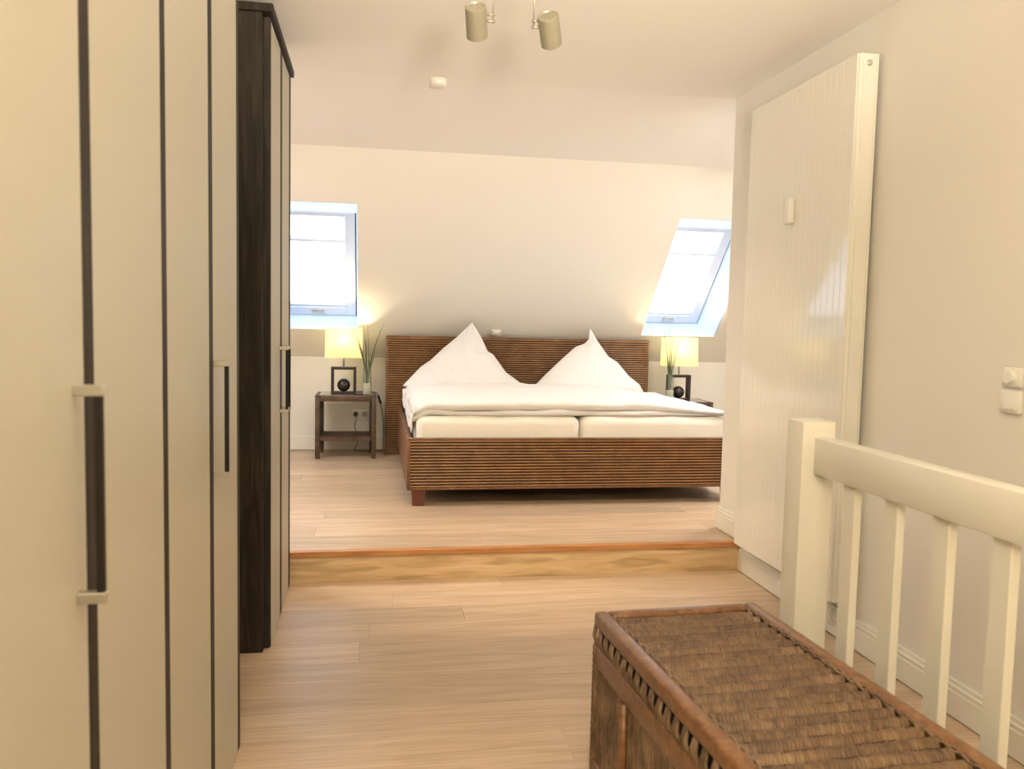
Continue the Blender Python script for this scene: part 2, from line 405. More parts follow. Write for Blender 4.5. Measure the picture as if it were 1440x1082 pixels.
loc(obj('heat_meter', box(B(), RF-.028, RF+.001, 3.375, 3.418, 1.70, 1.81, .006, 3), M['plastic'], t, 'auto'))
for yy in (3.02, 3.08):
    bm = B(); tube(bm, [(RX-.06, yy, RZ0+.005), (RX-.06, yy, .10), (RX-.055, yy, .075), (RX-.04, yy, .06), (RX-.0, yy, .06)], .009, 12)
    loc(obj('pipe', bm, M['plastic'], t, True))
bm = B(); tube(bm, [(RX-.11, 3.33, .128), (RX-.03, 3.33, .128)], [.022, .017], 18); tube(bm, [(RX-.045, 3.33, .128), (RX-.045, 3.33, RZ0+.004)], .012, 12)
loc(obj('valve', bm, M['plastic'], t, 'auto'))
bm = B(); tube(bm, [(RX-.085, 3.33, .128), (RX-.075, 3.33, .128)], .0235, 18)
loc(obj('valve_ring', bm, M['chrome'], t, 'auto'))
bm = B(); tube(bm, [(RX-.045, 3.33, .120), (RX-.04, 3.33, .09), (RX-.0, 3.33, .07)], .009, 12)
loc(obj('pipe', bm, M['chrome'], t, True))

# wall switches on right wall
t = thing('dimmer_switch', 'cream wall dimmer with rounded square plate, above another switch', 'switch', (RX, 2.19, 1.12))
obj('plate', box(B(), -.012, 0, -.040, .036, -.031, .031, .008, 3), M['plastic'], t, 'auto')
bm = B(); tube(bm, [(-.012, 0, 0), (-.026, 0, 0)], [.021, .019], 24); obj('knob', bm, M['plastic'], t, 'auto')
t = thing('wall_switch', 'cream rocker wall switch directly below the rounded dimmer', 'switch', (RX, 2.19, 1.046))
obj('plate', box(B(), -.014, 0, -.040, .038, -.034, .034, .004, 2), M['plastic'], t, 'auto')
obj('rocker', box(B(), -.019, -.012, -.028, .026, -.024, .018, .002, 2), M['plastic'], t, 'auto')

# ------------------------------------------------------------------ stair railing
t = thing('stair_railing', 'white painted wooden railing with square newel post and flat balusters, beside the wicker trunk', 'railing', (1.33, 2.3, 0))
def loc2(o): o.location = -t.location; return o
def newel(y):
    bm = box(B(), 1.28, 1.388, y, y+.098, 0, .972, .006, 2)
    loc2(obj('newel_post', bm, M['lacquer'], t, 'auto'))
newel(2.3); newel(.35)
loc2(obj('handrail', box(B(), 1.318, 1.372, .448, 2.301, .812, .925, .006, 2), M['lacquer'], t, 'auto'))
for y in (2.10, 1.908, 1.714, 1.52, 1.326, 1.132, .938, .744, .55):
    loc2(obj('baluster', box(B(), 1.333, 1.357, y, y+.058, .0, .815, .002), M['lacquer'], t))

# ------------------------------------------------------------------ wicker trunk
TH = .46; TL = 1.06; TW = .488
t = thing('wicker_trunk', 'brown woven rattan trunk with ribbed lid and smooth cane rims, beside the white railing', 'trunk', (.605+.245+.036, 2.19-.53, 0), math.radians(3.2))
hx, hy = TW/2, TL/2
# rims: half round rails around
def rail_ring(z0, z1, out, thick, nm, m=M['pole']):
    zc = (z0+z1)/2; hh = (z1-z0)/2
    for (x0, x1, y0, y1) in ((-hx-out, -hx-out+thick, -hy-out, hy+out), (hx+out-thick, hx+out, -hy-out, hy+out),
                             (-hx-out+thick-.004, hx+out-thick+.004, hy+out-thick, hy+out), (-hx-out+thick-.004, hx+out-thick+.004, -hy-out, -hy-out+thick)):
        obj(nm, box(B(), x0, x1, y0, y1, z0, z1, min(hh, thick/2)*.55, 3), m, t, 'auto')
rail_ring(TH-.042, TH, 0, .040, 'lid_rim')
rail_ring(TH-.150, TH-.090, .0, .020, 'body_rim')
rail_ring(.0, .05, .0, .022, 'base_rim')
# woven band under the lid rim
def wraps(zlo, zhi, nm, pitch=.023):
    bm = B(); k = int(TL/pitch)
    for s in (-1, 1):
        for i in range(k):
            y = -hy+.02+i*(TL-.04)/(k-1)
            dy = .010 if i % 2 else -.004
            for q in (-.005, .005):
                tube(bm, [(s*(hx-.008), y+q, zlo), (s*(hx-.001), y+q+dy, (zlo+zhi)/2), (s*(hx-.008), y+q+dy*1.6, zhi)], .0046, 6)
    k = int(TW/pitch)
    for s in (-1, 1):
        for i in range(k):
            x = -hx+.02+i*(TW-.04)/(k-1)
            for q in (-.005, .005):
                tube(bm, [(x+q, s*(hy-.008), zlo), (x+q+.004, s*(hy-.001), (zlo+zhi)/2), (x+q+.008, s*(hy-.008), zhi)], .0046, 6)
    o = obj(nm, bm, M['basket_dark'], t, True); o['kind'] = 'stuff'
wraps(TH-.095, TH-.038, 'wrapped_band')
obj('body', box(B(), -hx+.014, hx-.014, -hy+.014, hy-.014, .01, TH-.02), mat('trunk_inside', (.025, .013, .007), .8), t)
# vertical canes on all four sides (wavy wrapped canes)
bm = B()
def cane(x, y, rad):
    N = 26; pts = [(x, y, .045+(TH-.19)*i/N) for i in range(N+1)]
    tube(bm, pts, [rad*(1+.14*(i % 2)) for i in range(N+1)], 6)
for i in range(62):
    y = -hy+.022+i*(TL-.044)/61
    for s in (-1, 1): cane(s*(hx-.011), y, .0072)
for i in range(28):
    x = -hx+.022+i*(TW-.044)/27
    for s in (-1, 1): cane(x, s*(hy-.011), .0072)
o = obj('upright_cane', bm, M['basket_dark'], t, True); o['kind'] = 'stuff'
for sx in (-1, 1):
    for sy in (-1, 1):
        bm = B(); N = 40
        tube(bm, [(sx*(hx-.014), sy*(hy-.014), .01+(TH-.10)*i/N) for i in range(N+1)], [.017+.0016*(i % 2) for i in range(N+1)], 12)
        obj('corner_post', bm, M['basket_dark'], t, True)
# diagonal brace on the long sides
for s in (-1, 1):
    for k in range(2):
        y0 = hy-.25-k*.45
        bm = B(); tube(bm, [(s*(hx-.001), y0, .05), (s*(hx-.001), y0, TH-.15)], .013, 10)
        obj('side_slat', bm, M['pole'], t, True)
# lid: ribs running across, each over-woven by thin strands
ins = .040; LW = TW-2*ins; LL = TL-2*ins; NR = 23; pr = LL/NR
def rib_mesh(seed):
    bm = B(); rnd = random.Random(seed); strands = 46; nx = strands*3; na = 7; rows = []
    lifts = [rnd.uniform(-.0011, .0013) for _ in range(strands+1)]
    skew = [rnd.uniform(-.10, .10) for _ in range(strands+1)]
    for i in range(nx+1):
        s = i//3; ph = i % 3; x = -LW/2+LW*i/nx
        groove = (-.0016 if ph == 0 else (.0006 if ph == 1 else .0002))+lifts[min(s, strands)]
        wob = .0015*math.sin(i*.11+seed)
        row = []
        for j in range(na):
            a = PI*j/(na-1)
            r = pr*.46+groove
            y = -math.cos(a)*r; z = math.sin(a)*(.019+groove)-.009
            row.append(bm.verts.new((x+y*(.35+skew[min(s, strands)]), y+wob, z)))
        rows.append(row)
    for i in range(nx):
        for j in range(na-1): bm.faces.new((rows[i][j], rows[i+1][j], rows[i+1][j+1], rows[i][j+1]))
    me = bpy.data.meshes.new('woven_rib'); bmesh.ops.recalc_face_normals(bm, faces=bm.faces); bm.to_mesh(me); bm.free()
    for p in me.polygons: p.use_smooth = True
    return me
def basket_mat(i):
    m = mat('lid_weave', (.2, .11, .04), .45)
    v = coords(m, (1, 1, 1), True)
    st = noise_t(m, coords(m, (130, 14, 14), True), 1.0, 3)          # strand-to-strand tone
    pa = noise_t(m, v, 9, 3)
    a = nn(m, 'ShaderNodeMath', operation='ADD'); lk(m, st, a.inputs[0]); lk(m, pa, a.inputs[1])
    h = nn(m, 'ShaderNodeMath', operation='MULTIPLY'); h.inputs[1].default_value = .5; lk(m, a.outputs[0], h.inputs[0])
    lk(m, ramp(m, h.outputs[0], [(.34, (.07, .038, .019)), (.46, (.125, .070, .034)), (.56, (.175, .10, .048)), (.70, (.26, .16, .078))]), bsdf(m).inputs['Base Color'])
    return m
bmx = basket_mat(0)
meshes = [rib_mesh(k) for k in range(4)]
for me in meshes: me.materials.append(bmx)
for i in range(NR):
    o = bpy.data.objects.new('woven_rib', meshes[i % 4]); COL.objects.link(o); o.parent = t
    o.location = (0, -LL/2+pr*(i+.5), TH-.016)
    if i % 3 == 1: o.rotation_euler = (0, 0, PI)
obj('lid_board', box(B(), -LW/2-.005, LW/2+.005, -LL/2-.005, LL/2+.005, TH-.03, TH-.017), mat('lid_under', (.04, .02, .01), .8), t)
bm = B()
for s in (-1, 1):
    for off, ph in ((0, 0), (.006, PI)):
        N = 150; tube(bm, [(s*(LW/2+.001-off)+.002*math.sin(i*.9+ph), -LL/2+LL*i/N, TH-.006+.002*math.cos(i*.9+ph)) for i in range(N+1)], .0035, 6)
obj('braided_edge', bm, M['basket_dark'], t, True)

# ------------------------------------------------------------------ spotlights, smoke detector
def spotlight(x, y, z, dirv, side, label, aim):
    t = thing('spotlight', label, 'lamp', (x, y, z), 0, 'ceiling spotlights')
    q = Vector(dirv).normalized().to_track_quat('-Z', 'Y').to_matrix().to_4x4()   # local -Z shines
    R, L = .0325, .094
    bm = B(); lathe(bm, [(R*.9, L/2-.003), (R, L/2-.003), (R, -L/2), (R-.003, -L/2-.002), (R-.004, -L/2+.01), (R*.6, -L/2+.014)][::-1], 32, q)
    obj('housing', bm, M['satin'], t, 'auto')
    bm = B(); lathe(bm, [(R-.001, L/2-.006), (R-.001, L/2), (R-.004, L/2+.001), (R-.006, L/2-.003), (.001, L/2-.004)], 32, q)
    obj('back_cap', bm, M['satin'], t, 'auto')
    bm = B()
    for k in range(8):
        a = k*PI/4; lathe(bm, [(.0035, 0), (.0035, .0016), (.001, .0018)], 10, q @ T(math.cos(a)*.018, math.sin(a)*.018, L/2-.0042))
    obj('vent_hole', bm, M['steel'], t)
    bm = B(); lathe(bm, [(R*.72, -.0), (R*.72, .004)], 24, q @ T(0, 0, -L/2+.009)); obj('bulb', bm, M['bulb'], t)
    sx = side*(R+.018)
    kn = B(); tube(kn, [(side*(R-.002), 0, .005), (side*(R+.024), 0, .005)], .0045, 12); tube(kn, [(side*(R-.002), 0, .024), (side*(R+.024), 0, .024)], .0035, 12)
    obj('side_knob', kn, M['satin'], t, True)
    bm = B(); tube(bm, [(sx, 0, .0), (sx, 0, ZC-z)], .0022, 8); obj('rod', bm, M['steel'], t, True)
    bm = B(); tube(bm, [(sx, 0, .118), (sx, 0, .15)], .006, 12); obj('rod_joint', bm, M['steel'], t, True)
    bm = B(); lathe(bm, [(.03, 0), (.032, .004), (.032, .016)], 24, T(sx, 0, ZC-z-.016)); obj('ceiling_plate', bm, M['satin'], t, 'auto')
    l = bpy.data.lights.new('spot_beam', 'SPOT'); l.energy = aim[1]; l.color = WARM; l.spot_size = math.radians(75); l.spot_blend = .8; l.shadow_soft_size = .025
    lo = bpy.data.objects.new('spot_beam', l); COL.objects.link(lo); lo.parent = t
    lo.location = Vector(dirv).normalized()*(L/2+.01); lo.rotation_euler = Vector(dirv).to_track_quat('-Z', 'Y').to_euler()
spotlight(.305, 2.58, 2.155, (.15, .72, -.69), 1, 'satin metal ceiling spotlight hanging nearer the wardrobes', (0, 38))
spotlight(.532, 2.58, 2.148, (.30, .72, -.68), -1, 'satin metal ceiling spotlight hanging nearer the radiator, tilted', (0, 38))
t = thing('smoke_detector', 'small round white smoke detector on the ceiling', 'smoke detector', (.32, 4.26, ZC))
t.rotation_euler = (-.048, 0, 0)
bm = B(); lathe(bm, [(.024, -.034), (.034, -.031), (.039, -.024), (.040, -.012)], 28); obj('cover', bm, M['plastic'], t, 'auto')
bm = B(); lathe(bm, [(.043, -.0125), (.044, -.001)], 28); obj('mounting_ring', bm, M['plastic'], t, 'auto')

# ------------------------------------------------------------------ bed
BX0, BX1 = .214, 2.29; BY0, BY1 = 4.876, 6.80; BZ0, BZ1 = .249, .557
M['groove'] = mat('rattan_groove_shade', (.035, .014, .007), .7)  # shade between the ribs, painted as a darker colour
t = thing('bed', 'double bed frame of ribbed brown rattan with tall headboard', 'bed', (1.24, 5.9, ZU))
def loc3(o):
    o.location = -t.location
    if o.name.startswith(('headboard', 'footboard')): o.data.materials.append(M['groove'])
    return o
def ribbed(x0, x1, z0, z1, yf, yb, pitch):
    n = round((z1-z0)/pitch); p = (z1-z0)/n; pts = [Vector((x0, yb, z0))]
    for i in range(n):
        for k in range(5):
            a = PI*(k+.5)/5
            pts.append(Vector((x0, yf+.007-math.sin(a)*.010, z0+p*(i+.5)-math.cos(a)*p*.5)))
    pts.append(Vector((x0, yb, z1)))
    bm = B(); poly_extrude(bm, pts, (x1-x0, 0, 0))
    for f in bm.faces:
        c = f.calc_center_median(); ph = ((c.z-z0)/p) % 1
        if c.y < yb-.005 and len(f.verts) == 4 and (ph < .14 or ph > .86): f.material_index = 1  # facets next to each groove get the painted shade
    return bm
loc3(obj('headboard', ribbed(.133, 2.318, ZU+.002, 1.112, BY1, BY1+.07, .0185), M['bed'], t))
for x0 in (.118, 2.315): loc3(obj('headboard_edge', box(B(), x0, x0+.018, BY1-.004, BY1+.074, ZU, 1.12, .004, 2), M['bed_edge'], t, 'auto'))
loc3(obj('headboard_edge', box(B(), .134, 2.317, BY1-.004, BY1+.074, 1.108, 1.122, .004, 2), M['bed_edge'], t, 'auto'))
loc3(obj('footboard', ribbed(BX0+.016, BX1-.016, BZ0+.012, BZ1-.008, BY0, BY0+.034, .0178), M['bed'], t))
for z0, z1 in ((BZ0, BZ0+.013), (BZ1-.010, BZ1)): loc3(obj('footboard_edge', box(B(), BX0, BX1, BY0-.004, BY0+.038, z0, z1, .003, 2), M['bed_edge'], t, 'auto'))
for x0 in (BX0, BX1-.017): loc3(obj('footboard_edge', box(B(), x0, x0+.017, BY0-.004, BY0+.038, BZ0+.013, BZ1-.010, .003, 2), M['bed_edge'], t, 'auto'))
for x0 in (BX0, BX1-.030): loc3(obj('side_rail', box(B(), x0, x0+.030, BY0+.040, BY1-.005, BZ0, BZ1, .004, 2), M['bed_edge'], t, 'auto'))
loc3(obj('slat_base', box(B(), BX0+.032, BX1-.032, BY0+.04, BY1-.01, .30, .36, .004), mat('bed_base', (.05, .035, .03), .8), t))
for x in (.243, BX1-.085):
    for y in (BY0+.012, 6.6):
        bm = box(B(), x, x+.08, y, y+.08, ZU, BZ0+.001)
        for v in bm.verts:
            if v.co.z < .2: v.co.x = x+.04+(v.co.x-x-.04)*.84; v.co.y = y+.04+(v.co.y-y-.04)*.84
        loc3(obj('leg', bm, M['redwood'], t))
for y in (BY0+.25,):
    loc3(obj('leg', box(B(), 1.21, 1.27, 5.6, 5.66, ZU, .30), M['redwood'], t))

# mattresses
def softbox(x0, x1, y0, y1, z0, z1, bev, amp, sc, seed, cuts=24):
    bm = B(); box(bm, x0, x1, y0, y1, z0, z1, bev, 4)
    bmesh.ops.subdivide_edges(bm, edges=[e for e in bm.edges if e.calc_length() > .15], cuts=cuts, use_grid_fill=True)
    bm.normal_update()
    off = Vector((seed*3.1, seed*1.7, 0))
    for v in bm.verts:
        v.co += v.normal*amp*noise.fractal(v.co*sc+off, 1, 2, 3)
    return bm
tag(obj('mattress', softbox(.268, 1.266, BY0+.050, BY1-.012, .361, .680, .045, .005, 4, 1), M['sheet'], None, True), 'white sheeted mattress on the side of the bed nearer the wardrobes', 'mattress', 'bed mattresses')
tag(obj('mattress', softbox(1.274, 2.225, BY0+.050, BY1-.012, .361, .680, .045, .005, 4, 2), M['sheet'], None, True), 'white sheeted mattress on the side of the bed nearer the radiator wall', 'mattress', 'bed mattresses')

# duvet: folded layers, slightly rumpled, drooping at its left side
def duvet_layer(x0, x1, y0, y1, z0, z1, seed, droop):
    NX, NY, NP = 90, 44, 8
    bm = B(); zc = (z0+z1)/2; hz = (z1-z0)/2
    ctr = Vector(((x0+x1)/2, (y0+y1)/2, zc)); hx_, hy_ = (x1-x0)/2, (y1-y0)/2
    grid = {}
    def P(i, j, s):
        u = -1+2*i/NX; v = -1+2*j/NY
        edge = min(1, (1-abs(u))*hx_/.035); edge2 = min(1, (1-abs(v))*hy_/.045)
        r = math.sqrt(max(0, 1-(1-edge)**2))*math.sqrt(max(0, 1-(1-edge2)**2))
        x = ctr.x+u*hx_; y = ctr.y+v*hy_
        y += .012*math.sin(x*3.1+seed)*(1 if v < 0 else 0)*(abs(v)**6)+.034*noise.noise(Vector((x*3.2, seed*5, 0)))*abs(v)**4+.012*noise.noise(Vector((x*11, seed*5, 7)))*abs(v)**8
        x += .010*noise.noise(Vector((y*3, seed*7, 4)))*abs(u)**4
        z = zc+s*hz*r
        nz = noise.fractal(Vector((x*2.2, y*3.0, seed*2.0)), 1, 2, 4)
        ridge = abs(noise.noise(Vector((x*1.2+seed, y*6+2.2*math.sin(x*1.4), seed))))
        z += nz*.020*(1 if s > 0 else .3)-ridge*.020*r*(1 if s > 0 else 0)
        z += .012*math.exp(-((x-x0)/.16)**2)*noise.noise(Vector((x*16, y*13, seed*3)))*r
        dl = max(0, (x0+.10-x)/.10); z -= droop*dl**1.6
        k = min(1, max(0, (x-1.70)/.50)); z = .683+(z-.683)*(1-.62*k*k*(3-2*k))
        return Vector((x, y, z))
    for s in (1, -1):
        for i in range(NX+1):
            for j in range(NY+1):
                b = i in (0, NX) or j in (0, NY)
                if s == -1 and b: grid[(i, j, s)] = grid[(i, j, 1)]
                else: grid[(i, j, s)] = bm.verts.new(P(i, j, s if not b else 0))
        for i in range(NX):
            for j in range(NY):
                f = [grid[(i, j, s)], grid[(i+1, j, s)], grid[(i+1, j+1, s)], grid[(i, j+1, s)]]
                try: bm.faces.new(f if s > 0 else f[::-1])
                except ValueError: pass
    return bm
t = thing('duvet', 'white folded duvet spread flat across the whole bed', 'duvet', (0, 0, 0))
obj('lower_layer', duvet_layer(.236, 2.262, 4.945, 6.42, .680, .722, 1.0, .06), M['linen'], t, True)
obj('upper_layer', duvet_layer(.244, 2.25, 4.935, 6.38, .715, .778, 2.3, .05), M['linen'], t, True)
# drooping corner tucked between mattress and side rail
bm = B(); NX, NY = 8, 40; rows = []
for j in range(NY+1):
    v = j/NY; y = 4.965+v*1.35; row = []
    low = .565+.08*v+.02*math.sin(y*9)+.015*noise.noise(Vector((y*6, 1, 2)))
    if v > .85: low += (v-.85)*.5
    for i in range(NX+1):
        u = i/NX
        z = .735+(low-.735)*u; x = .262-.022*math.sin(u*PI*.55)-.004+.007*noise.noise(Vector((y*8, u*3, 5)))
        row.append(bm.verts.new((x, y, z)))
    rows.append(row)
for j in range(NY):
    for i in range(NX): bm.faces.new((rows[j][i], rows[j+1][i], rows[j+1][i+1], rows[j][i+1]))
bmesh.ops.recalc_face_normals(bm, faces=bm.faces)
bmesh.ops.solidify(bm, geom=bm.faces[:], thickness=.008)
obj('side_drape', bm, M['linen'], t, True)

# pillows standing on one corner side, tip up
def interp(pts, z):
    pts = sorted(pts, key=lambda p: p[1])
    if z <= pts[0][1]: return pts[0][0]
    for a, b in zip(pts, pts[1:]):
        if z <= b[1]: return a[0]+(b[0]-a[0])*(z-a[1])/(b[1]-a[1]+1e-9)
    return pts[-1][0]
def pillow(name, Lp, Rp, z0, label, seed):
    ztip = Lp[-1][1]; NV, NU = 70, 60; bm = B(); G = {}
    def prof(z, zz):
        a, b = interp(Lp, zz), interp(Rp, zz)
        # rounded lower flank under the two side corners
        if z < zz:
            k = (zz-z)/(zz-z0); a += (b-a)*.10*k**1.5; b -= (b-a)*.08*k**1.5
        return a, b
    zl = max(Lp[0][1], Rp[0][1])
    for s in (1, -1):
        for j in range(NV+1):
            v = j/NV; z = z0+(ztip-z0)*v
            aL = interp(Lp, max(z, Lp[0][1])); bR = interp(Rp, max(z, Rp[0][1]))
            kL = max(0, (Lp[0][1]-z)/(Lp[0][1]-z0)); kR = max(0, (Rp[0][1]-z)/(Rp[0][1]-z0))
            aL += .09*kL**.9; bR -= .07*kR**.9
            for i in range(NU+1):
                u = i/NU; x = aL+(bR-aL)*u; w = (bR-aL)
                e = min(u, 1-u)*w; top = (ztip-z)
                th = .135*(1-math.exp(-e/.10))*(1-math.exp(-top/.16))*min(1, .45+.55*math.sqrt(min(1, v/.12)))
                th *= 1+.10*noise.noise(Vector((x*3, z*3, seed)))
                lean = 6.50+(z-z0)*.34
                edge = i in (0, NU) or j == NV
                wr = 0 if edge else .007*noise.fractal(Vector((x*7+z*5, z*8-x*3, seed*2)), 1, 2, 3)*min(1, e/.05)
                # creases radiating from tip
                ang = math.atan2(x-Lp[-1][0], ztip-z+.02); wr += 0 if edge else .004*math.sin(ang*16+seed)*math.exp(-top/.25)*min(1, e/.03)
                if edge and s == -1: G[(i, j, s)] = G[(i, j, 1)]
                else: G[(i, j, s)] = bm.verts.new((x, lean-(s*th*(1.0 if s > 0 else .7) if not edge else 0)-(wr if s > 0 else 0), z))
        for j in range(NV):
            for i in range(NU):
                f = list(dict.fromkeys([G[(i, j, s)], G[(i+1, j, s)], G[(i+1, j+1, s)], G[(i, j+1, s)]]))
                if len(f) > 2:
                    try: bm.faces.new(f if s > 0 else f[::-1])
                    except ValueError: pass
    bm.faces.new([G[(i, 0, 1)] for i in range(NU+1)]+[G[(i, 0, -1)] for i in range(NU-1, 0, -1)])
    bmesh.ops.remove_doubles(bm, verts=bm.verts, dist=.0004)
    return tag(obj(name, bm, M['linen'], None, True), label, 'pillow', 'bed pillows')
L1 = [(0.242, 0.738), (0.383, 0.884), (0.466, 0.941), (0.569, 1.037), (0.682, 1.129), (0.8, 1.244)]
R1 = [(1.271, 0.706), (1.206, 0.748), (1.063, 0.853), (1.013, 0.923), (0.963, 0.992), (0.922, 1.014), (0.867, 1.136), (0.8, 1.244)]
L2 = [(1.262, 0.72), (1.391, 0.843), (1.53, 0.965), (1.645, 1.06), (1.727, 1.09), (1.762, 1.125), (1.779, 1.216)]
R2 = [(2.199, 0.705), (2.17, 0.764), (2.083, 0.833), (1.995, 0.942), (1.921, 0.987), (1.834, 1.115), (1.779, 1.216)]
pillow('pillow', L1, R1, .684, 'white pillow stood up in a sharp peak, nearer the wardrobe-side nightstand', 1.3)
pillow('pillow', L2, R2, .684, 'white pillow stood up in a thin twisted peak, nearer the sloping-edged window', 4.1)

# ------------------------------------------------------------------ nightstands
def nightstand(label, loc):
    t = thing('nightstand', label, 'nightstand', loc, 0, 'rattan nightstands')
    H_ = .50; w = .235; d = .175
    for s in (-1, 1):
        for sy, dx in ((-1, 0), (1, 1)):
            x0, x1 = (s*w, s*(w-.036-.014*dx))
            obj('leg', box(B(), min(x0, x1), max(x0, x1), sy*d-(.0 if sy < 0 else .045), sy*d+(.045 if sy < 0 else 0), 0, H_-.012, .005, 2), M['stand'], t, 'auto')
        xa, xb = sorted((s*(w-.008), s*(w-.028)))
        obj('side_panel', box(B(), xa, xb, -d+.040, d-.040, .075, H_-.012, .002), M['stand'], t)
        obj('top_rim', box(B(), *sorted((s*(w+.002), s*(w-.034))), -d-.002, d+.002, H_-.013, H_, .005, 2), M['stand'], t, 'auto')
    for sy in (-1, 1):
        ya, yb = sorted((sy*(d+.001), sy*(d-.03)))
        obj('top_rim', box(B(), -w+.035, w-.035, ya, yb, H_-.048, H_, .005, 2), M['stand'], t, 'auto')
    obj('glass_plate', box(B(), -w+.030, w-.030, -d+.026, d-.026, H_-.006, H_+.001, .001), M['toplate'], t)
    n = 40; bm = B()
    box(bm, -w+.036, w-.036, -d+.03, d-.02, .152, .170, .002)
    box(bm, -w+.036, w-.036, -d+.012, -d+.03, .140, .172, .003)
    for i in range(n):
        x = -w+.045+i*(2*w-.09)/(n-1)
        tube(bm, [(x, -d+.02, .1745), (x, d-.025, .1745)], .0045, 6)
    obj('shelf', bm, M['stand'], t, 'auto')
    return t
NSL = (-.192, 6.785, ZU); NSR = (2.575, 6.690, ZU)
ns = nightstand('dark rattan nightstand with open shelf, nearer the wardrobes', NSL)
ns2 = dup(ns, NSR, 'dark rattan nightstand mostly hidden behind the bed and duvet'); ns2.scale = (1, 1, .945)

# ------------------------------------------------------------------ lamps
def table_lamp(label, loc, sr=0):
    t = thing('table_lamp', label, 'lamp', loc, 0, 'bedside lamps')
    bm = B(); W_, H_, D_ = .098, .218, .033; f = .022
    box(bm, -W_, -W_+f, -D_, D_, 0, H_, .002); box(bm, W_-f, W_, -D_, D_, 0, H_, .002)
    box(bm, -W_+f-.001, W_-f+.001, -D_, D_, 0, f, .002); box(bm, -W_+f-.001, W_-f+.001, -D_, D_, H_-f, H_, .002)
    obj('frame_base', bm, M['lampwood'], t, label='dark wooden open rectangular frame')
    bm = B(); bmesh.ops.create_uvsphere(bm, u_segments=32, v_segments=20, radius=.051); bmesh.ops.translate(bm, verts=bm.verts, vec=(0, 0, f+.050))
    obj('sphere', bm, M['ball'], t, True, label='dark polished ball inside the frame')
    bm = B(); tube(bm, [(0, 0, H_-.002), (0, 0, .37)], .006, 12); obj('stem', bm, M['steel'], t, True)
    bm = B(); lathe(bm, [(.012, .345), (.014, .35), (.014, .385), (.008, .39)], 16); obj('socket', bm, M['steel'], t, 'auto')
    bm = B(); bmesh.ops.create_uvsphere(bm, u_segments=16, v_segments=12, radius=.026); bmesh.ops.translate(bm, verts=bm.verts, vec=(0, 0, .405)); obj('bulb', bm, M['bulb'], t, True)
    z0, z1 = .290, .528; bm = B()
    bot = (.146, .062); top = (.140, .058)
    vs = []
    for (a, b), z in ((bot, z0), (top, z1)):
        vs.append([bm.verts.new((x*a, y*b, z)) for x, y in ((-1, -1), (1, -1), (1, 1), (-1, 1))])
    for i in range(4): bm.faces.new((vs[0][i], vs[0][(i+1) % 4], vs[1][(i+1) % 4], vs[1][i]))
    bmesh.ops.bevel(bm, geom=[e for e in bm.edges if abs(e.verts[0].co.z-e.verts[1].co.z) > .1], offset=.008, segments=3, affect='EDGES')
    bmesh.ops.recalc_face_normals(bm, faces=bm.faces); bmesh.ops.solidify(bm, geom=bm.faces[:], thickness=.0012)
    obj('shade', bm, M['shade'], t, 'auto', label='cream rectangular paper shade, lit from inside')
    bm = B()
    tube(bm, [(-.14, 0, z1-.012), (.14, 0, z1-.012)], .0018, 6); tube(bm, [(0, -.058, z1-.012), (0, .058, z1-.012)], .0018, 6); tube(bm, [(0, 0, .38), (0, 0, z1-.012)], .0018, 6)
    obj('shade_carrier', bm, M['steel'], t)
    l = bpy.data.lights.new('lamp_light', 'POINT'); l.energy = 9; l.color = (1, .86, .55); l.shadow_soft_size = .028
    lo = bpy.data.objects.new('lamp_light', l); COL.objects.link(lo); lo.parent = t; lo.location = (0, 0, .44)
    return t
M['lampwood'] = wood('wenge', (.012, .007, .005), (.025, .014, .009), (.04, .024, .016), .4, (12, 12, 12), False, 0, .05, ring=False)
M['ball'] = mat('dark_ball', (.02, .015, .012), .18)
lampL = table_lamp('lit bedside lamp nearer the wardrobes, its whole dark frame base in view', (-.213, 6.735, ZU+.501))
lampR = dup(lampL, (2.545, 6.64, ZU+.474), 'lit bedside lamp whose frame base stands partly behind a vase, nearer the radiator wall')
# cord of the first lamp with inline switch and plug
gx, gy, gz = lampL.location
P = lambda x, y, z: (x-gx, y-gy, z-gz)
bm = B()
ctl = [P(-.213, 6.79, .655), P(-.10, 6.93, .655), P(.02, 6.90, .655), P(.052, 6.85, .648), P(.066, 6.85, .61), P(.088, 6.86, .52), P(.105, 6.88, .38), P(.104, 6.90, .24), P(.10, 6.93, .165), P(.07, 6.97, .155),
       P(-.04, 6.98, .155), P(-.13, 6.99, .158), P(-.11, 7.01, .21), P(-.10, 7.03, .27), P(-.13, 7.03, .35), P(-.115, 7.03, .42), P(-.125, 7.045, .452)]
def smoothpts(c, n=6):
    c = [Vector(p) for p in c]; out = []
    for i in range(len(c)-1):
        p0, p1, p2, p3 = c[max(i-1, 0)], c[i], c[i+1], c[min(i+2, len(c)-1)]
        for k in range(n):
            s = k/n; out.append(.5*((2*p1)+(p2-p0)*s+(2*p0-5*p1+4*p2-p3)*s*s+(3*p1-p0-3*p2+p3)*s**3))
    return out+[c[-1]]
tube(bm, smoothpts(ctl), .0028, 8); cord = obj('cord', bm, M['blackp'], lampL, True)
bm = B(); tube(bm, [P(.058, 6.848, .636), P(.062, 6.848, .626), P(.078, 6.853, .572), P(.082, 6.855, .563)], [.005, .010, .010, .005], 12); obj('cord_switch', bm, M['blackp'], cord, True)
bm = B(); tube(bm, [P(-.125, 7.035, .452), P(-.125, 7.066, .452)], [.012, .019], 16); obj('plug', bm, M['blackp'], cord, 'auto')

